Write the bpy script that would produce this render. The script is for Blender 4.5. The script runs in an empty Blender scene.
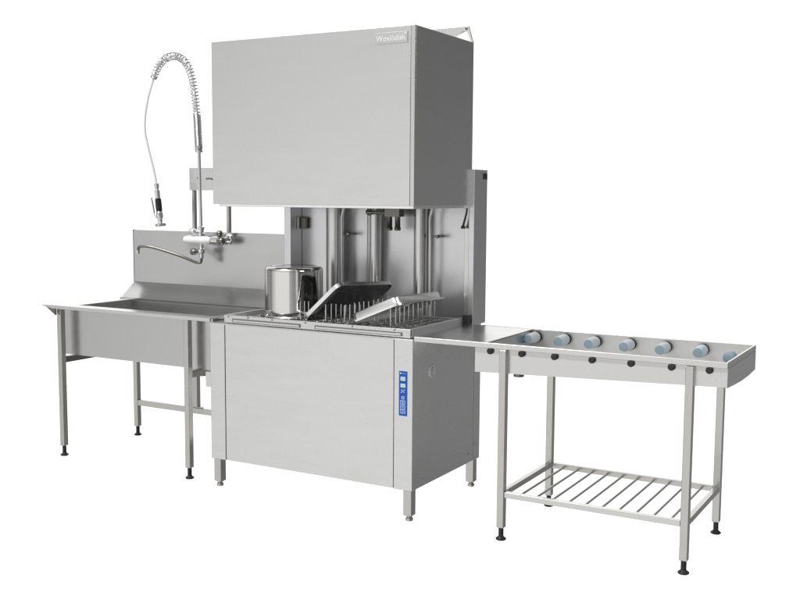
import bpy, bmesh, math, random
from mathutils import Vector, Matrix
random.seed(7)
S = bpy.context.scene
COL = S.collection

# ---------------------------------------------------------------- materials
def nodes_of(name):
    m = bpy.data.materials.new(name); m.use_nodes = True
    nt = m.node_tree
    return m, nt, nt.nodes['Principled BSDF']

def plain(name, col, rough=.5, metal=0., spec=.5, coat=0.):
    m, nt, b = nodes_of(name)
    b.inputs['Base Color'].default_value = (*col, 1)
    b.inputs['Roughness'].default_value = rough
    b.inputs['Metallic'].default_value = metal
    b.inputs['Specular IOR Level'].default_value = spec
    b.inputs['Coat Weight'].default_value = coat
    # slight uneven finish
    tc = nt.nodes.new('ShaderNodeTexCoord'); n = nt.nodes.new('ShaderNodeTexNoise')
    n.inputs['Scale'].default_value = 35; n.inputs['Detail'].default_value = 4
    mr = nt.nodes.new('ShaderNodeMapRange')
    mr.inputs['To Min'].default_value = max(.02, rough-.06); mr.inputs['To Max'].default_value = min(1, rough+.06)
    nt.links.new(tc.outputs['Object'], n.inputs['Vector'])
    nt.links.new(n.outputs['Fac'], mr.inputs['Value']); nt.links.new(mr.outputs['Result'], b.inputs['Roughness'])
    return m

def steel(name, col=(.60, .60, .595), rough=.27, grain=(5, 5, 600), gr=.005, bump=0., smudge=.03, wav=.0, streak=(1, 1, 3)):
    """brushed stainless sheet: fine stretched grain, broad uneven finish, slight waviness of the sheet"""
    m, nt, b = nodes_of(name)
    L = nt.links; N = nt.nodes.new
    b.inputs['Metallic'].default_value = 1
    tc = N('ShaderNodeTexCoord')
    mp = N('ShaderNodeMapping'); mp.inputs['Scale'].default_value = grain
    L.new(tc.outputs['Object'], mp.inputs['Vector'])
    g = N('ShaderNodeTexNoise'); g.inputs['Scale'].default_value = 1; g.inputs['Detail'].default_value = 6; g.inputs['Roughness'].default_value = .7
    L.new(mp.outputs['Vector'], g.inputs['Vector'])
    s = N('ShaderNodeTexNoise'); s.inputs['Scale'].default_value = 3.2; s.inputs['Detail'].default_value = 5; s.inputs['Roughness'].default_value = .6
    ms = N('ShaderNodeMapping'); ms.inputs['Scale'].default_value = streak; L.new(tc.outputs['Object'], ms.inputs['Vector']); L.new(ms.outputs['Vector'], s.inputs['Vector'])
    a = N('ShaderNodeMapRange'); a.inputs['From Min'].default_value = .3; a.inputs['From Max'].default_value = .7
    a.inputs['To Min'].default_value = rough-gr; a.inputs['To Max'].default_value = rough+gr
    L.new(g.outputs['Fac'], a.inputs['Value'])
    c = N('ShaderNodeMapRange'); c.inputs['From Min'].default_value = .3; c.inputs['From Max'].default_value = .7
    c.inputs['To Min'].default_value = -smudge; c.inputs['To Max'].default_value = smudge
    L.new(s.outputs['Fac'], c.inputs['Value'])
    ad = N('ShaderNodeMath'); ad.operation = 'ADD'; ad.use_clamp = True
    L.new(a.outputs['Result'], ad.inputs[0]); L.new(c.outputs['Result'], ad.inputs[1])
    L.new(ad.outputs[0], b.inputs['Roughness'])
    mx = N('ShaderNodeMix'); mx.data_type = 'RGBA'
    mx.inputs['A'].default_value = (*[v*.994 for v in col], 1); mx.inputs['B'].default_value = (*[min(1, v*1.006) for v in col], 1)
    L.new(g.outputs['Fac'], mx.inputs['Factor']); L.new(mx.outputs['Result'], b.inputs['Base Color'])
    bp = N('ShaderNodeBump'); bp.inputs['Strength'].default_value = bump; bp.inputs['Distance'].default_value = .001
    L.new(g.outputs['Fac'], bp.inputs['Height'])
    if wav:
        w = N('ShaderNodeTexNoise'); w.inputs['Scale'].default_value = 2.2; w.inputs['Detail'].default_value = 1
        L.new(tc.outputs['Object'], w.inputs['Vector'])
        b2 = N('ShaderNodeBump'); b2.inputs['Strength'].default_value = wav; b2.inputs['Distance'].default_value = .02
        L.new(w.outputs['Fac'], b2.inputs['Height']); L.new(b2.outputs['Normal'], bp.inputs['Normal'])
    L.new(bp.outputs['Normal'], b.inputs['Normal'])
    return m

M = {}
M['panel'] = steel('satin_steel_sheet', (.675, .672, .668), rough=.26, smudge=.05, wav=.045, streak=(.7, .7, 4.5))
M['inner'] = steel('inner_steel_sheet', (.69, .69, .70), rough=.32, grain=(500, 500, 6), wav=.03)
M['sink'] = steel('brushed_sink_steel', (.53, .53, .525), rough=.24, wav=.03)
M['bowl'] = steel('lightened_bowl_steel', (.60, .60, .595), rough=.38, smudge=.06, wav=.03)  # lighter copy of the sink steel, lifts the dim inside of the basin
M['duct'] = steel('duct_steel', (.64, .635, .625), rough=.25, grain=(500, 500, 6))
M['tube'] = steel('tube_steel', (.54, .53, .51), rough=.26, grain=(500, 500, 6))
M['table'] = steel('table_steel', (.64, .635, .62), rough=.26)
M['deck'] = steel('deck_steel', (.58, .58, .57), rough=.25, grain=(500, 6, 6))
M['polish'] = steel('polished_pot_steel', (.70, .685, .66), rough=.085, gr=.02, bump=.004, smudge=.03)
M['chrome'] = plain('chrome', (.72, .72, .73), .08, 1.)
M['rail'] = steel('lit_rail_steel', (.74, .75, .75), rough=.48)  # steel made paler to stand in for light reflected onto rails and pipes
M['trough'] = steel('satin_trough_steel', (.70, .70, .69), rough=.50)
M['pan'] = steel('pan_steel', (.86, .86, .85), rough=.22, grain=(80, 80, 80), smudge=.06)
M['wire'] = plain('steel_wire', (.62, .62, .61), .2, 1.)
M['plate'] = plain('badge_plate', (.56, .56, .55), .4, 1.)
M['letters'] = plain('badge_letters', (.72, .72, .72), .45, .2)
M['enamel'] = plain('black_enamel', (.014, .014, .015), .22, 0., .5)
M['black'] = plain('black_plastic', (.012, .012, .013), .4)
M['gap'] = plain('dark_seal', (.02, .02, .02), .7)
M['roller'] = plain('pale_grey_blue_plastic', (.46, .50, .525), .45)
M['cap'] = plain('blue_grey_cap', (.22, .295, .34), .45)
M['hose'] = plain('white_hose_plastic', (.74, .74, .72), .45)
M['white'] = plain('white_plastic', (.92, .92, .92), .35)
M['blue'] = plain('blue_film', (.004, .085, .45), .4, 0., .35)
M['icon'] = plain('pale_blue_print', (.46, .63, .86), .4)
M['lcd'] = plain('pale_display', (.66, .80, .74), .3)
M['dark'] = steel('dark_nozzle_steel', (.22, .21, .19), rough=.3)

# ---------------------------------------------------------------- mesh builder
class B:
    def __init__(s): s.bm = bmesh.new()
    def box(s, x0, x1, y0, y1, z0, z1):
        v = [s.bm.verts.new(p) for p in ((x0,y0,z0),(x1,y0,z0),(x1,y1,z0),(x0,y1,z0),(x0,y0,z1),(x1,y0,z1),(x1,y1,z1),(x0,y1,z1))]
        for f in ((3,2,1,0),(4,5,6,7),(0,1,5,4),(1,2,6,5),(2,3,7,6),(3,0,4,7)): s.bm.faces.new([v[i] for i in f])
        return s
    def prism(s, pts, vec):
        """closed polygon extruded along vec"""
        vec = Vector(vec); a = [s.bm.verts.new(p) for p in pts]; b = [s.bm.verts.new(Vector(p)+vec) for p in pts]
        n = len(a); s.bm.faces.new(a); s.bm.faces.new(b[::-1])
        for i in range(n): s.bm.faces.new((a[i], b[i], b[(i+1) % n], a[(i+1) % n]))
        return s
    def tube(s, path, r, seg=14, caps=True):
        P = [Vector(p) for p in path]; n = len(P)
        R = r if isinstance(r, (list, tuple)) else [r]*n
        T = [(P[min(i+1, n-1)]-P[max(i-1, 0)]).normalized() for i in range(n)]
        ref = Vector((0, 0, 1)) if abs(T[0].z) < .9 else Vector((1, 0, 0))
        u = T[0].cross(ref).normalized(); rings = []
        for i in range(n):
            u = (u - T[i]*u.dot(T[i])).normalized(); w = T[i].cross(u)
            rings.append([s.bm.verts.new(P[i]+R[i]*(math.cos(k*2*math.pi/seg)*u+math.sin(k*2*math.pi/seg)*w)) for k in range(seg)])
        for i in range(n-1):
            for k in range(seg):
                s.bm.faces.new((rings[i][k], rings[i][(k+1) % seg], rings[i+1][(k+1) % seg], rings[i+1][k]))
        if caps: s.bm.faces.new(rings[0][::-1]); s.bm.faces.new(rings[-1])
        return s
    def lathe(s, c, prof, axis=(0, 0, 1), seg=24):
        """profile of (radius, height) about axis through c"""
        ax = Vector(axis).normalized(); ref = Vector((1, 0, 0)) if abs(ax.x) < .9 else Vector((0, 0, 1))
        u = (ref-ax*ref.dot(ax)).normalized(); w = ax.cross(u); c = Vector(c); rings = []
        for (r, h) in prof:
            if r < 1e-6: rings.append([s.bm.verts.new(c+ax*h)])
            else: rings.append([s.bm.verts.new(c+ax*h+r*(math.cos(k*2*math.pi/seg)*u+math.sin(k*2*math.pi/seg)*w)) for k in range(seg)])
        for a, b in zip(rings, rings[1:]):
            for k in range(seg):
                j = (k+1) % seg
                if len(a) == 1 and len(b) == 1: break
                if len(a) == 1: s.bm.faces.new((a[0], b[j], b[k]))
                elif len(b) == 1: s.bm.faces.new((a[k], a[j], b[0]))
                else: s.bm.faces.new((a[k], a[j], b[j], b[k]))
        if len(rings[0]) > 1: s.bm.faces.new(rings[0][::-1])
        if len(rings[-1]) > 1: s.bm.faces.new(rings[-1])
        return s
    def build(s, name, mat, parent=None, bev=0., label=None, mtx=None):
        bmesh.ops.recalc_face_normals(s.bm, faces=s.bm.faces)
        me = bpy.data.meshes.new(name)
        if mtx is not None: s.bm.transform(mtx)
        if parent is not None:
            off = Vector((0, 0, 0)); q = parent
            while q is not None: off += q.location; q = q.parent
        # part origin: centre of its own box
        vs = [v.co for v in s.bm.verts]
        c = Vector([(min(v[i] for v in vs)+max(v[i] for v in vs))/2 for i in range(3)])
        for v in s.bm.verts: v.co -= c
        s.bm.to_mesh(me); s.bm.free()
        me.materials.append(mat)
        for p in me.polygons: p.use_smooth = True
        me.set_sharp_from_angle(angle=math.radians(38))
        o = bpy.data.objects.new(name, me); COL.objects.link(o)
        o.location = c
        if parent is not None:
            o.parent = parent; o.location = c-off
        if bev:
            md = o.modifiers.new('bevel', 'BEVEL'); md.width = bev; md.segments = 2; md.limit_method = 'ANGLE'
            md.angle_limit = math.radians(50); md.harden_normals = True
        if label: o['label'] = label
        return o

def thing(name, loc, label, cat):
    o = bpy.data.objects.new(name, None); COL.objects.link(o); o.location = loc
    o.empty_display_size = .1; o['label'] = label; o['category'] = cat
    return o
def rep(o, delta, parent=None):
    """copy of a part (and of its sub-parts), shifted by delta"""
    c = o.copy(); COL.objects.link(c); c.location = o.location+Vector(delta)
    if parent: c.parent = parent
    for ch in o.children:
        d = ch.copy(); COL.objects.link(d); d.parent = c
    return c
def smooth_path(pts, n=10):
    """Catmull-Rom through pts"""
    P = [Vector(p) for p in pts]; P = [P[0]*2-P[1]]+P+[P[-1]*2-P[-2]]; out = []
    for i in range(1, len(P)-2):
        a, b, c, d = P[i-1:i+3]
        for k in range(n):
            t = k/n
            out.append(.5*((2*b)+(c-a)*t+(2*a-5*b+4*c-d)*t*t+(3*b-a-3*c+d)*t**3))
    out.append(P[-2]); return out

def screw_foot(parent, x, y, top, dark=True):
    """adjustable foot: threaded stem, flared plate"""
    b = B(); b.lathe((x, y, 0), [(.020, 0), (.0235, .003), (.0235, .007), (.017, .012), (.0115, .017), (.0115, top+.004)], seg=20)
    return b.build('foot', M['black'], parent)

# ================================================================= DISHWASHER
W, D, ZB, ZT = 1.192, .729, .151, .86
dw = thing('dishwasher', (-.6, .36, 0), 'large stainless steel pass-through dishwasher with its big hood raised above an open wash chamber', 'dishwasher')
# cabinet: pillars, front panel, sides, back, tank
B().box(-W, -1.0975, .0, .045, ZB, ZT).build('corner_pillar', M['panel'], dw, .002)
pil = B().box(-.0985, -.0, .0, .045, ZB, ZT).build('corner_pillar', M['panel'], dw, .002)
B().box(-1.0945, -.1015, .0015, .040, ZB+.002, ZT-.002).build('front_panel', M['panel'], dw, .002)
for sx_ in (-1.0985, -.1025): B().box(sx_, sx_+.005, .006, .038, ZB+.004, ZT-.004).build('panel_seal', M['gap'], dw)
B().box(-.022, -.0012, .0455, .655, ZB, ZT-.001).build('side_panel', M['panel'], dw, .0015)
B().box(-.022, 0, .6575, D, ZB, ZT-.001).build('rear_corner_strip', M['panel'], dw, .0015)
B().box(-W, -W+.02, .0455, D, ZB, ZT-.001).build('side_panel', M['panel'], dw, .0015)
B().box(-W+.021, -.0225, D-.02, D, ZB, ZT-.001).build('rear_panel', M['panel'], dw, .0015)
B().box(-W+.021, -.0225, .046, D-.0205, ZB+.02, ZB+.03).build('floor_pan', M['panel'], dw)
# wash tank under the rack: open box
t = B(); tx0, tx1, ty0, ty1, tzb = -1.12, -.05, .06, .575, .66
t.box(tx0, tx1, ty0, ty1, tzb, tzb+.004)
t.box(tx0-.003, tx0, ty0, ty1, tzb, ZT-.006).box(tx1, tx1+.003, ty0, ty1, tzb, ZT-.006)
t.box(tx0-.003, tx1+.003, ty0-.003, ty0, tzb, ZT-.006).box(tx0-.003, tx1+.003, ty1, ty1+.003, tzb, ZT-.006)
t.build('wash_tank', M['inner'], dw)
d = B(); zt0, zt1 = ZT-.0055, ZT+.0025
d.box(-W+.001, tx0, .001, D, zt0, zt1).box(tx1, -.001, .001, D, zt0, zt1).box(tx0, tx1, .001, ty0, zt0, zt1).box(tx0, tx1, ty1, D, zt0, zt1)
d.build('top_rim', M['deck'], dw)
# spray arm in the tank
sp = B().tube([(-.95, .32, .80), (-.22, .32, .80)], .016).lathe((-.585, .32, .665), [(.02, 0), (.02, .14), (.028, .145), (.028, .16)])
sp.build('spray_arm', M['tube'], dw)
# legs and feet
for lx in (-W+.030, -.030):
    for ly in (.032, D-.032):
        leg = B().box(lx-.022, lx+.022, ly-.022, ly+.022, .028, ZB+.02).build('leg', M['tube'], dw, .003)
        f = B().lathe((lx, ly, 0), [(.015, 0), (.018, .003), (.018, .015), (.015, .017), (.012, .019), (.012, .022), (.020, .026), (.020, .034)], seg=20)
        f.build('foot', M['tube'], leg)
# control panel
cp = B().box(-.071, -.028, -.0022, .001, .503, .712).build('control_panel', M['blue'], dw, .0006, 'blue touch panel with pale icons')
zc = lambda p: .712-(p-55)/455*.209
xc = lambda p: -.071+(p-45)/80*.043
def rect(b, x0, x1, y0, y1, e=0):
    b.box(xc(x0), xc(x1), -.0030-e, -.0021, zc(y1), zc(y0)); return b
def frame(b, x0, x1, y0, y1, w=5):
    rect(b, x0, x1, y0, y0+w); rect(b, x0, x1, y1-w, y1); rect(b, x0, x0+w, y0+w, y1-w); rect(b, x1-w, x1, y0+w, y1-w)
    return b
rect(B(), 62, 108, 112, 152).build('display', M['lcd'], cp); rect(B(), 62, 108, 182, 220).build('display', M['lcd'], cp)
disp = [o for o in cp.children if o.name.startswith('display')]
for d_, spots in ((disp[0], ((70, 122), (82, 122), (70, 136), (88, 138), (96, 124))), (disp[1], ((68, 192), (78, 200), (90, 192), (86, 208)))):
    b = B()
    for x, y in spots: b.box(xc(x), xc(x+8), -.0034, -.0029, zc(y+7), zc(y))
    b.build('display_symbol', M['cap'], cp)
rect(B(), 55, 68, 70, 84).build('icon', M['lcd'], cp)
b = B()
for x in (78, 86, 98, 108): rect(b, x, x+5, 74, 80)
b.build('icon', M['icon'], cp)
b = B()
for k in range(5): rect(b, 62+k*9, 71+k*9, 270-k*8, 278-k*8)
for k in range(4): rect(b, 66+k*9, 75+k*9, 242+k*8, 250+k*8)
b.build('icon', M['icon'], cp)
b = frame(B(), 72, 100, 308, 340); rect(b, 82, 90, 320, 328); b.build('icon', M['icon'], cp)
for i, y in enumerate((352, 400, 446)):
    b = frame(B(), 60, 108, y, y+40)
    if i == 0: frame(b, 74, 94, y+10, y+30, 4)
    if i == 1: rect(b, 70, 98, y+17, y+22); rect(b, 81, 87, y+10, y+16)
    if i == 2: rect(b, 72, 96, y+12, y+16); rect(b, 72, 96, y+24, y+28)
    b.build('icon', M['icon'], cp)
# round plug on the right side
pl = B().lathe((-.002, .189, .689), [(.031, 0), (.031, .004), (.029, .0065), (.0232, .0065), (.0225, .0035)], axis=(1, 0, 0), seg=32).build('side_plug', M['white'], dw)
B().lathe((.0018, .189, .689), [(.0222, 0), (.0222, .0015), (.020, .003), (0, .0032)], axis=(1, 0, 0), seg=32).build('plug_centre', M['panel'], pl)
for (y, z) in ((.665, .235), (.60, .20), (.695, .232)):
    B().lathe((-.001, y, z), [(.006, 0), (.006, .003), (.003, .0045), (0, .005)], axis=(1, 0, 0), seg=12).build('screw', M['wire'], dw)
# hopper tab low on the left side
B().box(-1.268, -W-.001, .05, .20, .512, .592).build('drain_box', M['panel'], dw, .002)
# rear posts and chamber back
def post(x0, x1, y1=.752, name='rear_post'):
    b = B(); y0, z0, z1 = .60, ZT+.003, 1.648
    return b.box(x0, x1, y0, y1, z0, z1).build(name, M['inner'], dw, .003)
pr = post(-.017, .014); post(-1.159, -1.113, .706)
B().box(.0142, .0165, .70, .745, 1.60, 1.63).build('post_slot', M['gap'], pr)
def bpanel(x0, x1): return B().box(x0, x1, .708, .716, ZT+.003, 1.645).build('back_panel', M['inner'], dw, .001)
bpanel(-1.158, -.682); bpanel(-.677, -.372); bpanel(-.369, -.018)
B().box(-.684, -.676, .700, .7075, ZT+.003, 1.645).build('seam_strip', M['table'], dw, .001)
# return flanges beside the posts
B().box(-.046, -.0175, .612, .707, ZT+.003, 1.645).build('post_flange', M['table'], dw, .002)
# three wide vertical ducts, each with a slim pipe
for xc_, r, px in ((-.856, .060, -.800), (-.600, .031, None), (-.324, .035, -.2575)):
    du = B().tube([(xc_, .66, ZT+.003), (xc_, .66, 1.645)], r if r < .042 else .050, 28, False).build('riser_duct', M['duct'], dw)
    if px is not None:
        pth = smooth_path([(px, .64, ZT+.01), (px, .64, 1.30), (px, .64, 1.40), (px+.012, .64, 1.45), (px+.018, .64, 1.52), (px+.018, .64, 1.645)], 6)
        p = B().tube(pth, .0078, 12, False).build('slim_pipe', M['rail'], dw)
        B().box(px+.01, px+.045, .655, .705, 1.30, 1.312).lathe((px+.043, .65, 1.306), [(.009, 0), (.009, .012), (.006, .016)], axis=(0, -1, 0), seg=12).build('pipe_clip', M['dark'], p)
# hinge plate on the left of the back
hp = B().box(-1.111, -1.098, .655, .70, 1.324, 1.394).build('hinge_plate', M['table'], dw, .002)
B().box(-1.0965, -1.066, .672, .70, 1.327, 1.391).build('hinge_block', M['dark'], hp, .003)
# twin rinse nozzle under the hood
nz = B().tube([(-.62, .60, 1.428), (-.50, .60, 1.425)], .010, 14).lathe((-.60, .60, 1.428), [(.015, -.012), (.018, -.006), (.018, .008), (.013, .014)], axis=(1, 0, 0), seg=16)
nz.box(-.50, -.41, .585, .64, 1.405, 1.47).build('nozzle_bracket', M['dark'], dw, .002)
for x in (-.477, -.428):
    B().lathe((x, .60, 1.333), [(.0, 0), (.014, .0), (.017, .003), (.017, .016), (.0145, .02), (.0145, .075)], seg=18).build('nozzle', M['dark'], dw)
# small lever switch by the right post
B().tube([(-.020, .59, 1.475), (-.024, .59, 1.43), (-.040, .585, 1.365)], [.004, .005, .006], 8).lathe((-.040, .585, 1.352), [(.011, 0), (.011, .010), (.006, .016)], seg=12).build('lever_switch', M['black'], dw)
for z in (1.06, 1.10, 1.0): B().lathe((-.060, .7075, z), [(.006, 0), (.006, .004), (0, .006)], axis=(0, -1, 0), seg=10).build('screw', M['wire'], dw)
# hood: open-bottomed folded box
hx0, hx1, hy0, hy1, hz0, hz1 = -1.1718, -.0077, .013, .617, 1.4673, 2.2715
hood = B().box(hx0, hx1-.0225, hy0, hy0+.012, hz0, hz1).build('hood', M['panel'], dw, .002)
B().box(hx1-.0215, hx1, hy0, hy0+.012, hz0, hz1).build('corner_fold', M['table'], hood, .002)
B().box(hx1-.012, hx1-.0008, hy0+.0125, hy1, hz0, hz1).build('side_panel', M['panel'], hood, .002)
B().box(hx0, hx0+.012, hy0+.0125, hy1, hz0, hz1).build('side_panel', M['panel'], hood, .002)
B().box(hx0+.0125, hx1-.0125, hy0+.0125, hy1, hz1-.012, hz1-.001).build('top_panel', M['panel'], hood, .001)
B().box(hx0+.0125, hx1-.0125, hy1-.012, hy1, hz0+.30, hz1-.0125).build('rear_panel', M['panel'], hood, .001)
b = B().box(hx0+.030, hx1-.008, hy0+.012, hy0+.026, hz0-.0125, hz0+.02).box(hx1-.022, hx1-.008, hy0+.0265, hy1-.02, hz0-.0125, hz0+.02).box(hx0+.030, hx0+.044, hy0+.0265, hy1-.02, hz0-.0125, hz0+.02)
b.build('drip_edge', M['pan'], hood, .002)
# lifting arm over the back of the hood
arm = B().prism([(-.62, .635, 2.357), (-.060, .635, 2.357), (-.076, .635, 2.335), (-.112, .635, 2.317), (-.14, .635, 2.300), (-.62, .635, 2.300)], (0, .025, 0)).build('lift_arm', M['panel'], dw, .002)
B().prism([(-.073, .622, 2.356), (-.042, .622, 2.354), (-.018, .622, 2.274), (-.028, .622, 2.274), (-.050, .622, 2.324), (-.073, .622, 2.334)], (0, .012, 0)).build('arm_plate', M['plate'], arm, .0015)
B().lathe((-.054, .6215, 2.343), [(.007, 0), (.007, .004), (0, .006)], axis=(0, -1, 0), seg=12).build('arm_bolt', M['dark'], arm)
B().box(-.30, -.26, .618, .634, 2.272, 2.34).build('arm_foot', M['dark'], arm, .002)
B().box(-.62, -.55, .618, .70, 1.646, 2.299).build('lift_mast', M['panel'], dw, .002)
# badge with raised lettering
bd = B().box(-.214, -.045, hy0-.0045, hy0-.0005, 2.196, 2.245).build('badge', M['plate'], hood, .0005)
def text_part(txt, size, origin, mat, parent, name, ext=.0008, bold=.0006):
    cu = bpy.data.curves.new('txt', 'FONT'); cu.body = txt; cu.size = size; cu.extrude = ext; cu.offset = bold
    to = bpy.data.objects.new('txt', cu); COL.objects.link(to)
    bpy.context.view_layer.update()
    me = to.evaluated_get(bpy.context.evaluated_depsgraph_get()).to_mesh()
    b = B(); b.bm.from_mesh(me)
    bpy.data.objects.remove(to); bpy.data.curves.remove(cu)
    b.bm.transform(Matrix.Translation(origin) @ Matrix.Rotation(math.pi/2, 4, 'X'))
    return b.build(name, mat, parent)
text_part('Wexiödisk', .0345, (-.206, hy0-.0050, 2.208), M['letters'], bd, 'lettering')
B().lathe((-.054, hy0-.0046, 2.237), [(.0042, 0), (.0042, .001), (.003, .001)], axis=(0, -1, 0), seg=12).build('badge_mark', M['letters'], bd)

# ================================================================= DISH RACK
rk = thing('dish_rack', (-.56, .27, .862), 'steel wire rack with rows of upright pegs lying in the open dishwasher', 'dish rack')
rx0, rx1, ry0, ry1, rz0, rz1 = -1.105, -.016, .006, .545, .866, .9065
B().box(rx0, rx1, ry0, ry0+.016, rz0, rz1).build('front_rail', M['wire'], rk, .003)
B().box(rx1-.014, rx1, ry0+.0165, ry1, rz0, rz1).build('side_rail', M['rail'], rk, .003)
B().box(rx0, rx0+.014, ry0+.0165, ry1, rz0, rz1).build('side_rail', M['rail'], rk, .003)
B().box(rx0+.0145, rx1-.0145, ry1-.014, ry1, rz0, rz1-.004).build('rear_rail', M['pan'], rk, .003)
B().box(-.020, .006, ry1+.0005, ry1+.03, rz0-.001, rz1+.012).build('rail_stop', M['black'], rk, .003)
for a, c in ((-1.05, -.63), (-.545, -.06)):
    B().box(a, c, ry0-.0035, ry0-.0004, .8725, .8905).build('rail_slot', M['dark'], rk, .001)
    B().box(a+.006, c-.006, ry0-.0048, ry0-.0034, .8755, .8845).build('slot_bar', M['wire'], rk, .0008)
for x in (-1.075, -.95, -.80, -.60, -.33, -.10):
    B().lathe((x, ry0-.0005, .899), [(.004, 0), (.004, .0015), (0, .003)], axis=(0, -1, 0), seg=10).build('rivet', M['dark'], rk)
g = B()
for i in range(21):
    x = rx0+.03+i*(rx1-rx0-.06)/20; g.tube([(x, ry0+.014, .888), (x, ry1-.012, .888)], .0028, 6)
for j in range(8):
    y = ry0+.05+j*.065; g.tube([(rx0+.012, y, .882), (rx1-.012, y, .882)], .0030, 6)
g.build('wire_grid', M['wire'], rk)
peg0 = B().tube([(-.145, .045, .884), (-.145, .045, .992)], .0031, 8).lathe((-.145, .045, .992), [(.0031, 0), (.002, .002), (0, .0028)], seg=8).build('peg', M['wire'], rk)
short0 = B().tube([(-.272, .11, .884), (-.272, .11, .937)], .0031, 8).build('peg', M['wire'], rk)
for (x, n) in ((-.655, 3), (-.506, 10), (-.40, 11), (-.145, 11)):
    for i in range(n):
        if (x, i) == (-.145, 0): continue
        jx, jy = random.uniform(-.002, .002), random.uniform(-.003, .003)
        rep(peg0, (x+.145+jx, i*.0445*(.8 if n == 3 else 1)+jy, random.uniform(-.003, .003)), rk)
for i in range(1, 9): rep(short0, (random.uniform(-.002, .002), i*.0445, 0), rk)

# ================================================================= STOCK POT
pc = Vector((-.850, .262, .892)); R_ = .150; H_ = .258
pot = thing('stock_pot', pc, 'shiny round steel cooking pot standing upside down on the left of the rack', 'pot')
prof = [(R_-.004, 0), (R_+.003, .0), (R_+.005, .003), (R_+.003, .007), (R_, .010)]
for k in range(0, 13): prof.append((R_, .012+(H_-.050)*k/12))
rr = .022
prof = [p for p in prof if p[1] < H_-rr]
for k in range(0, 9):
    a = k/8*math.pi/2; prof.append((R_-rr+rr*math.cos(a), H_-rr+rr*math.sin(a)))
prof += [(R_-rr-.012, H_), (R_-rr-.014, H_-.0015), (R_-rr-.030, H_-.0015), (0, H_-.0012)]
prof = [(R_-.006, .24), (R_-.006, 0)] + prof
b = B(); b.lathe(pc, prof, seg=72); b.build('pot_body', M['polish'], pot)
for sgn in (1, -1):
    dr = Vector((-.93, .37, 0))*sgn; tg = Vector((-dr.y, dr.x, 0)); c = pc+Vector((0, 0, .030))
    pts = [c+dr*(R_-.001)+tg*.042, c+dr*(R_+.022)+tg*.042, c+dr*(R_+.038)+tg*.034, c+dr*(R_+.038)-tg*.034, c+dr*(R_+.022)-tg*.042, c+dr*(R_-.001)-tg*.042]
    b = B().tube(smooth_path(pts, 5), .0055, 10); b.build('handle', M['chrome'], pot)

# ================================================================= TRAYS
def tray(name, p0, ang, depth, length, wall, lab, mats, rim=.012, inverted=False, tilt=0.):
    """rectangular tray: local x up the slope, y depth, z normal; opening on +z unless inverted"""
    th = thing(name, p0, lab, 'tray'); Rm = Matrix.Translation(p0) @ Matrix.Rotation(-ang, 4, 'Y') @ Matrix.Rotation(-tilt, 4, 'X')
    t = .003; b = B()
    L_, D_, h = length, depth, wall; fl = .022   # draft of the walls
    def ring(x0, x1, y0, y1, z, rad):
        out = []
        for (cx, cy, a0) in ((x1-rad, y1-rad, 0), (x0+rad, y1-rad, 90), (x0+rad, y0+rad, 180), (x1-rad, y0+rad, 270)):
            for k in range(6):
                a = math.radians(a0+k*18); out.append((cx+rad*math.cos(a), cy+rad*math.sin(a), z))
        return out
    zb, zt = (h, 0) if inverted else (0, h)
    s = -1 if inverted else 1
    dr = .010 if not inverted else .003
    loops = [ring(dr+.02, L_-dr-.02, dr+.02, D_-dr-.02, zb, .02), ring(dr+.004, L_-dr-.004, dr+.004, D_-dr-.004, zb+s*.001, .026),
             ring(dr, L_-dr, dr, D_-dr, zb+s*.006, .028), ring(0, L_, 0, D_, zt, .034), ring(-rim, L_+rim, -rim, D_+rim, zt, .042),
             ring(-rim-.001, L_+rim+.001, -rim-.001, D_+rim+.001, zt-s*.004, .042), ring(-rim, L_+rim, -rim, D_+rim, zt-s*.004, .042),
             ]
    V = [[b.bm.verts.new(p) for p in lp] for lp in loops]
    n = len(V[0])
    b.bm.faces.new(V[0])
    for A, C in zip(V, V[1:]):
        for i in range(n): b.bm.faces.new((A[i], A[(i+1) % n], C[(i+1) % n], C[i]))
    bmesh.ops.recalc_face_normals(b.bm, faces=b.bm.faces)
    o = b.build('tray_body', mats[0], th, mtx=Rm)
    sm = o.modifiers.new('thick', 'SOLIDIFY'); sm.thickness = .0022; sm.offset = 0
    rb = B()
    hb_ = .010 if not inverted else .005
    o1 = [Rm @ Vector((p[0], p[1], p[2]+hb_)) for p in ring(-rim-.002, L_+rim+.002, -rim-.002, D_+rim+.002, zt-s*.002, .042)]
    o0 = [Rm @ Vector((p[0], p[1], p[2]-hb_)) for p in ring(-rim-.002, L_+rim+.002, -rim-.002, D_+rim+.002, zt-s*.002, .042)]
    i1 = [Rm @ Vector((p[0], p[1], p[2]+hb_)) for p in ring(-rim+.002, L_+rim-.002, -rim+.002, D_+rim-.002, zt-s*.002, .042)]
    i0 = [Rm @ Vector((p[0], p[1], p[2]-hb_)) for p in ring(-rim+.002, L_+rim-.002, -rim+.002, D_+rim-.002, zt-s*.002, .042)]
    lps = [[rb.bm.verts.new(p) for p in q] for q in (o0, o1, i1, i0)]
    for A_, C_ in zip(lps, lps[1:]+lps[:1]):
        for i in range(n): rb.bm.faces.new((A_[i], A_[(i+1) % n], C_[(i+1) % n], C_[i]))
    rb.build('rim_band', mats[1], th)
    return th
tray('baking_tray', Vector((-.610, .030, .902)), math.atan2(.178, .198), .47, .262, .020, 'dark enamelled baking tray leaning steeply beside the upturned pot', (M['enamel'], M['pan']), .006, False, math.radians(4.5))
tray('food_pan', Vector((-.368, .070, .908)), math.radians(22), .44, .275, .042, 'bright shallow steel food pan lying upside down and tilted on the rack pegs', (M['pan'], M['pan']), .012, True, math.radians(1.5))

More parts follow.
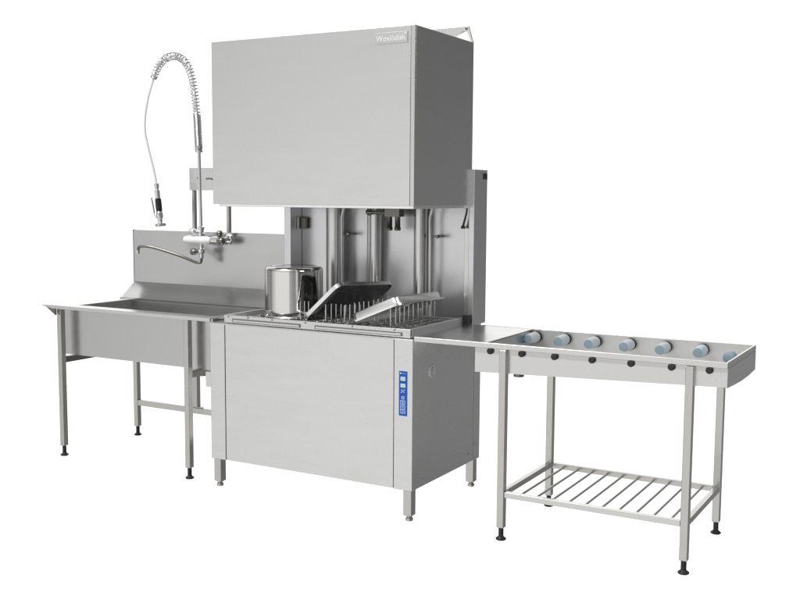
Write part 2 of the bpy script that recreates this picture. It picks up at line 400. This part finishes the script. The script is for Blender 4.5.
# ================================================================= SINK UNIT
sk = thing('sink_unit', (-1.85, .36, 0), 'long stainless pre-wash sink on square legs with tall splashback at the left', 'sink')
SX0, SX1 = -2.300, -1.262
# basin: shell with inner faces
by0, by1, bz = .107, .585, .588
b = B()
B().box(SX0, SX1, by0, by0+.003, bz, .864).build('basin_front', M['sink'], sk, .001)
b.box(SX0+.0035, SX1-.0035, by0+.0033, by0+.005, bz+.0035, .863)
b.box(SX0, SX1, by1, by1+.003, bz, .864)
b.box(SX0, SX0+.003, by0+.0052, by1-.0005, bz, .864)
b.box(SX1-.003, SX1, by0+.0052, by1-.0005, bz, .864)
b.box(SX0+.0035, SX1-.0035, by0+.0052, by1-.0005, bz, bz+.003)
basin = b.build('basin', M['bowl'], sk, .0005)
B().box(-2.381, SX0-.0005, by0, by0+.003, bz, .864).build('end_panel', M['sink'], sk, .001)
# rim: front roll with flared left end, thin left rim
lip = B(); lip.prism([(-2.437, .004, .8815), (-1.1965, .004, .8815), (-1.1965, .004, .8625), (-2.352, .004, .8625), (-2.437, .004, .8765)], (0, .012, 0))
lip.prism([(-2.43, .0165, .8812), (-1.1965, .0165, .8812), (-1.1965, .112, .8785), (-2.30, .112, .8785)], (0, 0, -.004))
lip.build('front_rim', M['table'], sk, .0015)
B().prism([(-2.430, .018, .876), (-2.345, .018, .865), (-2.345, .018, .824)], (0, .01, 0)).build('rim_gusset', M['dark'], sk)
B().box(-2.300, -2.262, .1125, .60, .868, .877).build('side_rim', M['table'], sk, .001)
B().box(-1.262, -1.1975, .1125, .60, .868, .877).build('side_rim', M['table'], sk, .001)
# sloped back ledge and splashback
B().prism([(-2.42, .598, .856), (-2.42, .598, .8765), (-2.42, .612, .8765), (-2.42, .729, .966), (-2.42, .729, .962), (-2.42, .614, .872), (-2.42, .602, .872), (-2.42, .602, .856)], (1.223, 0, 0)).build('back_ledge', M['sink'], sk, .001)
B().box(-2.423, -1.1965, .7295, .745, .95, 1.291).build('splashback', M['sink'], sk, .002)
B().box(-2.4262, -2.4235, .728, .752, .95, 1.293).build('splashback_edge', M['dark'], sk, .0008)
# legs
def sink_leg(x, y, top):
    l = B().box(x-.0165, x+.0165, y-.0165, y+.0165, .060, top).build('leg', M['tube'], sk, .003)
    screw_foot(l, x, y, .056); return l
sink_leg(-2.338, .053, .8615); sink_leg(-1.389, .053, .8615); sink_leg(-2.335, .645, .868)
# side rails under the basin and the low rear rail
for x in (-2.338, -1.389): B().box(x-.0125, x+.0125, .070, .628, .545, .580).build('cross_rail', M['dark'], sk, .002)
B().box(-2.318, -1.215, .630, .655, .195, .230).build('low_rail', M['tube'], sk, .002)
B().box(-1.872, -1.838, .635, .668, .2305, .60).build('rear_stay', M['tube'], sk, .002)
B().box(-1.905, -1.800, .634, .650, .231, .237).build('stay_foot', M['tube'], sk, .001)
B().lathe((-1.55, .35, .50), [(.030, 0), (.030, .05), (.045, .055), (.045, .0875)], seg=24).build('drain_outlet', M['dark'], sk)
# posts with box beam rising behind the splashback
for x0, x1 in ((-1.992, -1.973), (-1.724, -1.704)):
    B().box(x0, x1, 0.790, .816, .92, 1.5395).build('upright_post', M['tube'], sk, .003)
bb = B().box(-2.006, -1.23, .785, .85, 1.540, 1.6755).build('box_beam', M['panel'], sk, .002)
for x in (-1.935, -1.920, -1.866, -1.855, -1.838, -1.825):
    B().lathe((x, .7852, 1.610+random.uniform(-.004, .004)), [(.006, 0), (.006, .004), (0, .005)], axis=(0, -1, 0), seg=10).build('screw', M['dark'], bb)  # dark studs standing in for the holes in the beam

# ================================================================= PRE-RINSE TAP
ty = .640
tp = thing('pre_rinse_tap', (-1.75, .7285, 1.24), 'chrome pre-rinse tap with coiled spring riser, white hose and hanging spray gun on the splashback', 'tap')
# mixer body
b = B().tube([(-1.86, ty, 1.244), (-1.655, ty, 1.244)], .0215, 20)
b.lathe((-1.70, ty, 1.244), [(.0215, 0), (.027, .004), (.027, .045), (.0215, .05)], axis=(1, 0, 0), seg=20)
b.tube([(-1.665, ty, 1.244), (-1.665, .700, 1.25), (-1.665, .7285, 1.25)], .016, 14)
b.lathe((-1.665, .7285, 1.25), [(.034, 0), (.034, .006), (.022, .014)], axis=(0, -1, 0), seg=20)
b.build('mixer_body', M['chrome'], tp)
B().tube([(-1.905, ty-.012, 1.247), (-1.875, ty-.012, 1.247), (-1.735, ty-.012, 1.245), (-1.715, ty-.008, 1.245)], [.020, .0245, .0245, .016], 20).build('mixer_cover', M['white'], tp)
B().lathe((-1.652, ty, 1.244), [(.021, 0), (.023, .004), (.023, .022), (.018, .029), (0, .031)], axis=(1, 0, 0), seg=18).build('tap_knob', M['dark'], tp)
B().lathe((-1.668, ty+.02, 1.275), [(.011, -.01), (.013, 0), (.017, .006), (.017, .024), (.012, .029)], axis=(.2, -.3, 1), seg=16).build('tap_knob', M['dark'], tp)
# vertical run
xr = -1.792
b = B().tube([(xr, ty, 1.14), (xr, ty, 1.33)], .0135, 14)
b.lathe((xr, ty, 1.265), [(.014, 0), (.023, .004), (.023, .02), (.016, .026), (.016, .04), (.020, .042), (.020, .058), (.013, .064)], seg=18)
b.lathe((xr, ty, 1.165), [(.013, 0), (.022, .006), (.022, .028), (.014, .034)], seg=18)
b.build('valve_stem', M['chrome'], tp)
B().lathe((xr-.012, ty-.012, 1.285), [(.010, 0), (.013, .010), (.019, .022), (.021, .045), (.017, .052), (0, .054)], axis=(-1, -.3, .35), seg=16).build('tap_knob', M['chrome'], tp)
B().lathe((xr-.012, ty-.012, 1.178), [(.010, 0), (.013, .010), (.019, .020), (.020, .040), (.016, .047), (0, .049)], axis=(-1, -.3, -.05), seg=16).build('tap_knob', M['dark'], tp)
B().tube([(xr, ty, 1.33), (-1.797, ty, 1.56), (-1.8005, ty, 1.79)], .0098, 14).build('riser_pipe', M['chrome'], tp)
# spout swung to the left
pth = smooth_path([(xr+.002, ty-.003, 1.155), (xr+.001, ty-.006, 1.118), (xr-.02, ty-.020, 1.113), (-1.90, ty-.06, 1.150), (-2.02, ty-.10, 1.187), (-2.085, ty-.125, 1.203), (-2.130, ty-.14, 1.205), (-2.150, ty-.147, 1.198), (-2.155, ty-.149, 1.175)], 6)
sp_ = B().tube(pth, .0085, 12).build('spout', M['dark'], tp)
B().tube([(-2.155, ty-.149, 1.182), (-2.156, ty-.149, 1.160)], .0115, 14).build('spout_nozzle', M['chrome'], sp_)
# spring guard around the hose
arch = smooth_path([(-1.8005, ty, 1.775), (-1.806, ty, 1.87), (-1.812, ty, 1.985), (-1.826, ty, 2.10), (-1.850, ty, 2.21), (-1.895, ty, 2.288), (-1.955, ty, 2.322), (-2.015, ty, 2.327), (-2.070, ty, 2.306), (-2.115, ty, 2.262), (-2.143, ty, 2.212)], 14)
cum = [0]
for a, c in zip(arch, arch[1:]): cum.append(cum[-1]+(c-a).length)
def at_len(s):
    for i in range(len(cum)-1):
        if cum[i+1] >= s:
            f = (s-cum[i])/(cum[i+1]-cum[i]); return arch[i].lerp(arch[i+1], f), (arch[i+1]-arch[i]).normalized()
    return arch[-1], (arch[-1]-arch[-2]).normalized()
hel = []; s_ = 0; ang = 0; tight = .205
while s_ < cum[-1]:
    p, tdir = at_len(s_); u = Vector((0, 1, 0)); w = tdir.cross(u).normalized()
    hel.append(p+.0212*(math.cos(ang)*u+math.sin(ang)*w))
    pitch = .0085 if s_ < tight else .0195
    ang += 2*math.pi/12; s_ += pitch/12
B().tube(hel, .0042, 6).build('spring_guard', M['chrome'], tp)
B().lathe((-1.8, ty, 1.758), [(.012, 0), (.0225, .004), (.0225, .016), (.014, .022)], seg=18).build('spring_collar', M['chrome'], tp)
hose = B().tube(arch+smooth_path([(-2.143, ty, 2.212), (-2.178, ty-.01, 2.11), (-2.205, ty-.015, 1.991), (-2.205, ty-.02, 1.89), (-2.177, ty-.02, 1.781), (-2.140, ty-.02, 1.66), (-2.120, ty-.02, 1.575)], 10)[1:], .0074, 12).build('hose', M['hose'], tp)
B().lathe((-2.140, ty, 2.215), [(.011, -.012), (.0195, -.010), (.0195, .008), (.012, .012)], axis=(.5, 0, 1), seg=16).build('hose_clip', M['chrome'], tp)
# spray gun
gt, gb = Vector((-2.119, ty-.02, 1.578)), Vector((-2.090, ty-.02, 1.322))
ga = (gb-gt).normalized()
gun = B().lathe(gt, [(.010, -.004), (.015, 0), (.015, .022), (.012, .026), (.012, .036), (.0155, .040), (.0155, .085), (.0135, .09), (.0135, .165), (.018, .17), (.021, .185), (.021, .205), (.014, .215), (.014, .232), (.032, .242), (.034, .248), (.034, .256), (.026, .259), (0, .259)], axis=ga, seg=22).build('spray_gun', M['chrome'], tp)
B().lathe(gt, [(.0137, .088), (.0185, .092), (.0195, .13), (.0185, .166), (.0137, .169)], axis=ga, seg=20).build('grip_sleeve', M['black'], gun)
lv = smooth_path([gt+ga*.205+Vector((-.018, -.006, 0)), gt+ga*.19+Vector((-.034, -.006, 0)), gt+ga*.13+Vector((-.041, -.006, 0)), gt+ga*.085+Vector((-.047, -.006, 0))], 5)
B().tube(lv, .0055, 10).build('trigger_lever', M['chrome'], gun)

# ================================================================= ROLLER TABLE
rt = thing('roller_table', (.86, .29, 0), 'steel unloading table with pale grey rollers and a rod shelf at the right', 'roller table')
z = .8746
TX0, TX1, TY0, TY1 = .002, 1.398, .0036, .5706
ER = .36   # where the flat landing ends and the trough begins
B().prism([(TX0, TY0+.0115, z), (ER, TY0+.0115, z), (ER, TY1-.012, z), (.092, TY1-.012, z), (TX0+.004, .545, z)], (0, 0, -.004)).build('landing_plate', M['deck'], rt, .0008)
B().box(TX0, TX1, TY0, TY0+.011, .8515, z+.001).build('front_rim', M['table'], rt, .0025)
B().box(.085, TX1, TY1-.0115, TY1, .8515, z+.001).build('back_rim', M['table'], rt, .0025)
B().box(TX1-.011, TX1, TY0+.0115, TY1-.012, .8515, z+.001).build('end_rim', M['table'], rt, .0025)
# trough walls
xa = .306
b = B().prism([(xa, TY0+.0125, .862), (TX1-.003, TY0+.0125, .862), (TX1-.003, TY0+.0125, .775), (xa, TY0+.0125, .740)], (0, .003, 0)); b.build('front_wall', M['table'], rt)
B().prism([(xa, TY1-.0155, .872), (TX1-.012, TY1-.0155, .872), (TX1-.012, TY1-.0155, .768), (xa, TY1-.0155, .738)], (0, .003, 0)).build('back_wall', M['trough'], rt)
ye = [TY0+.0125, .16, .29, .43, TY1-.012]
B().prism([(TX1-.0028, TY0+.002, .8515), (TX1-.0028, TY0+.002, .7745), (TX1-.0028, .15, .767), (TX1-.0028, .29, .7615), (TX1-.0028, .43, .762), (TX1-.0028, TY1-.001, .768), (TX1-.0028, TY1-.001, .8515)], (.003, 0, 0)).build('end_panel', M['panel'], rt, .0008)
B().box(ER-.0005, ER+.0025, TY0+.016, TY1-.016, .752, z-.0045).build('inner_wall', M['sink'], rt)
B().box(xa, xa+.003, TY0+.016, TY1-.016, .740, .869).build('outer_wall', M['table'], rt)
b = B(); fl = [(xa+.003, TY0+.016, .7425), (TX1-.003, TY0+.016, .7775), (TX1-.003, TY1-.016, .7705), (xa+.003, TY1-.016, .7405)]
b.prism(fl, (0, 0, .003)); b.build('trough_floor', M['trough'], rt)
# thin darker strip added as the shadow line under the rim
B().prism([(xa+.002, TY0+.0092, .8512), (TX1-.004, TY0+.0092, .8512), (TX1-.004, TY0+.0092, .835), (xa+.002, TY0+.0092, .827)], (0, .0032, 0)).build('shadow_strip', M['tube'], rt, .0005)
knx = (.383, .532, .682, .847, 1.012, 1.178, 1.327)
r0 = k0 = None
def roller(y0, y1, sign):
    x, zz = knx[0], .8405
    ro = B().lathe((x, y0, zz), [(.021, 0), (.0235, .006), (.0262, min(.075, (y1-y0)*.6)), (.0262, y1-y0-.012), (.022, y1-y0)], axis=(0, 1, 0), seg=28).build('roller', M['roller'], rt)
    e = y0 if sign < 0 else y1
    B().lathe((x, e, zz), [(.0208, -.0005*sign), (.0205, .002*sign), (.008, .004*sign), (.0, .004*sign)], axis=(0, 1, 0), seg=28).build('end_cap', M['cap'], ro)
    hb = y1 if sign < 0 else y0
    B().lathe((x, hb, zz), [(.0268, 0.0), (.0275, -.002*sign), (.0275, -.009*sign), (.016, -.013*sign)], axis=(0, 1, 0), seg=24).build('end_shade', M['black'], ro)  # black ring added for the shade behind the roller
    return ro
rb0 = roller(.435, .538, -1); rf0 = roller(.034, .072, 1)
kn0 = B().lathe((knx[0], TY0+.0095, .8395), [(.0125, -.003), (.0145, .0), (.0145, .010), (.011, .0145), (0, .015)], axis=(0, -1, 0), seg=20).build('axle_bolt', M['black'], rt)
for x in knx[1:]:
    for o in ((rb0, rf0, kn0) if x < 1.3 else (rf0, kn0)):
        c_ = rep(o, (x-knx[0], random.uniform(-.002, .002), 0), rt); c_.rotation_euler = (random.uniform(-.012, .012), random.uniform(0, 3), random.uniform(-.02, .02)) if o is not kn0 else (0, random.uniform(0, 3), 0)
B().lathe((1.3545, .215, .861), [(0, 0), (.018, .0012), (.0235, .006), (.0255, .014), (.0255, .052), (.020, .058)], axis=(0, 1, 0), seg=28).build('end_stop', M['cap'], rt)
B().lathe((.418, .25, .692), [(.021, 0), (.024, .002), (.024, .018), (.020, .022), (.020, .052)], seg=24).build('drain_outlet', M['dark'], rt)
# legs, shelf
LX = (.4485, 1.2535); LY = (.0225, .577)
for x in LX:
    for y in LY:
        top = .850 if y < .3 else .872
        yy = y-.014 if y < .3 else y+.006
        l = B().box(x-.0165, x+.0165, yy-.0165+.0, yy+.0165, .056, top).build('leg', M['tube'], rt, .003)
        screw_foot(l, x, yy, .052)
yf, yb = LY[0]-.014, LY[1]+.006
B().box(LX[0]+.017, LX[1]-.017, yf-.012, yf+.012, .195, .2205).build('shelf_bar', M['table'], rt, .002)
B().box(LX[0]+.017, LX[1]-.017, yb-.012, yb+.012, .195, .2205).build('shelf_bar', M['tube'], rt, .002)
for x in LX: B().box(x-.012, x+.012, yf+.017, yb-.017, .195, .2205).build('shelf_bar', M['tube'], rt, .002)
rod0 = B().tube([(.524, yf+.0125, .205), (.524, yb-.0125, .205)], .0058, 12).build('shelf_rod', M['tube'], rt)
for i in range(1, 10): rep(rod0, (i*.0735, 0, 0), rt)

# ================================================================= SETTING
m, nt, bs = nodes_of('clear_studio_sheet')
for n in list(nt.nodes):
    if n.type != 'OUTPUT_MATERIAL': nt.nodes.remove(n)
out = [n for n in nt.nodes if n.type == 'OUTPUT_MATERIAL'][0]
tr = nt.nodes.new('ShaderNodeBsdfTransparent'); df = nt.nodes.new('ShaderNodeBsdfDiffuse'); mxs = nt.nodes.new('ShaderNodeMixShader')
df.inputs['Color'].default_value = (.92, .92, .92, 1); mxs.inputs['Fac'].default_value = .05
nt.links.new(tr.outputs[0], mxs.inputs[1]); nt.links.new(df.outputs[0], mxs.inputs[2]); nt.links.new(mxs.outputs[0], out.inputs['Surface'])
fl = B().prism([(9*math.cos(k*math.pi/32), 9*math.sin(k*math.pi/32), -.0005) for k in range(64)], (0, 0, -.006)).build('floor', m)  # added see-through floor, kept clear so no shadows show on it
fl['kind'] = 'structure'; fl['label'] = 'added, almost clear floor sheet under the kitchen equipment'

# ---------------------------------------------------------------- world: a studio (white cove ahead, dark side, bright front wall)
w = bpy.data.worlds.new('World'); S.world = w; w.use_nodes = True
nt = w.node_tree; N = nt.nodes.new; L = nt.links
bg = nt.nodes['Background']
tc = N('ShaderNodeTexCoord'); sx = N('ShaderNodeSeparateXYZ'); L.new(tc.outputs['Generated'], sx.inputs[0])
at = N('ShaderNodeMath'); at.operation = 'ARCTAN2'; L.new(sx.outputs['X'], at.inputs[0]); L.new(sx.outputs['Y'], at.inputs[1])
mr = N('ShaderNodeMapRange'); mr.inputs['From Min'].default_value = -math.pi; mr.inputs['From Max'].default_value = math.pi
L.new(at.outputs[0], mr.inputs['Value'])
def ramp(stops, src, lo=None):
    r = N('ShaderNodeValToRGB'); e = r.color_ramp.elements
    while len(e) < len(stops): e.new(.5)
    for k, (p, v) in enumerate(sorted(stops)):
        e[k].position = p; e[k].color = (v, v, v, 1) if isinstance(v, (int, float)) else (*v, 1)
    L.new(src, r.inputs['Fac']); return r
A = lambda d: (d+180)/360
ra = ramp([(A(-180), 1.0), (A(-158), 1.0), (A(-142), .98), (A(-128), .68), (A(-121), .60), (A(-118), .30), (A(-80), .38), (A(-66), 1.0), (A(-3), 1.0), (A(4), .215), (A(60), .215), (A(122), .13), (A(128), .14), (A(131), .75), (A(136), .75), (A(139), .28), (A(153), .42), (A(161), .55), (A(165), 1.0)], mr.outputs['Result'])
# elevation: used away from the cove in front of the camera
mz = N('ShaderNodeMapRange'); mz.inputs['From Min'].default_value = -1; mz.inputs['From Max'].default_value = 1; L.new(sx.outputs['Z'], mz.inputs['Value'])
E_ = lambda d: (math.sin(math.radians(d))+1)/2
re = ramp([(E_(-90), .70), (E_(-22), .95), (E_(-8), 1.0), (E_(0), 1.0), (E_(9), .75), (E_(22), .66), (E_(40), 1.25), (E_(60), 1.4), (E_(90), 1.1)], mz.outputs['Result'])
mul = N('ShaderNodeMix'); mul.data_type = 'RGBA'; mul.blend_type = 'MULTIPLY'; mul.inputs['Factor'].default_value = 1
L.new(ra.outputs['Color'], mul.inputs['A']); L.new(re.outputs['Color'], mul.inputs['B'])
# cove mask
rc = ramp([(A(-80), 0.), (A(-66), 1.), (A(-3), 1.), (A(4), 0.)], mr.outputs['Result'])
mc = N('ShaderNodeMix'); mc.data_type = 'RGBA'; L.new(rc.outputs['Color'], mc.inputs['Factor'])
L.new(mul.outputs['Result'], mc.inputs['A']); mc.inputs['B'].default_value = (1.25, 1.25, 1.25, 1)
L.new(mc.outputs['Result'], bg.inputs['Color']); bg.inputs['Strength'].default_value = 1.0

# ---------------------------------------------------------------- studio soft box and an added fill
def area(name, loc, target, size, power):
    l = bpy.data.lights.new(name, 'AREA'); l.shape = 'RECTANGLE'; l.size, l.size_y = size; l.energy = power
    o = bpy.data.objects.new(name, l); COL.objects.link(o); o.location = loc
    o.rotation_euler = (Vector(target)-Vector(loc)).to_track_quat('-Z', 'Y').to_euler(); return o
area('soft_box', (-2.0, -2.6, 5.6), (-.8, .3, 1.0), (1.6, 1.6), 170)
area('added_fill', (4.2, -1.6, 3.9), (.2, .3, .8), (1.4, 1.4), 100)  # extra lamp added to lighten the plug ring and right-hand sides

# ---------------------------------------------------------------- camera
yaw, pitch, roll = .5174, -.1016, .0064
cy, sy, cp_, sp2 = math.cos(yaw), math.sin(yaw), math.cos(pitch), math.sin(pitch)
f = Vector((-sy*cp_, cy*cp_, sp2)); r = Vector((cy, sy, 0)); u = r.cross(f)
r2 = math.cos(roll)*r+math.sin(roll)*u; u2 = -math.sin(roll)*r+math.cos(roll)*u
cam = bpy.data.cameras.new('camera'); co = bpy.data.objects.new('camera', cam); COL.objects.link(co)
mt = Matrix((r2, u2, -f)).transposed().to_4x4(); mt.translation = Vector((2.2259, -4.0329, 1.5129)); co.matrix_world = mt
cam.sensor_fit = 'HORIZONTAL'; cam.sensor_width = 36; cam.lens = 1019.31/800*36; cam.clip_start = .05; cam.clip_end = 200
S.camera = co
S.render.engine = 'CYCLES'
S.render.resolution_x, S.render.resolution_y = 1024, 768
S.view_settings.view_transform = 'Standard'; S.view_settings.look = 'None'; S.view_settings.exposure = 0; S.view_settings.gamma = 1
S.cycles.max_bounces = 10; S.cycles.glossy_bounces = 6; S.cycles.transparent_max_bounces = 8
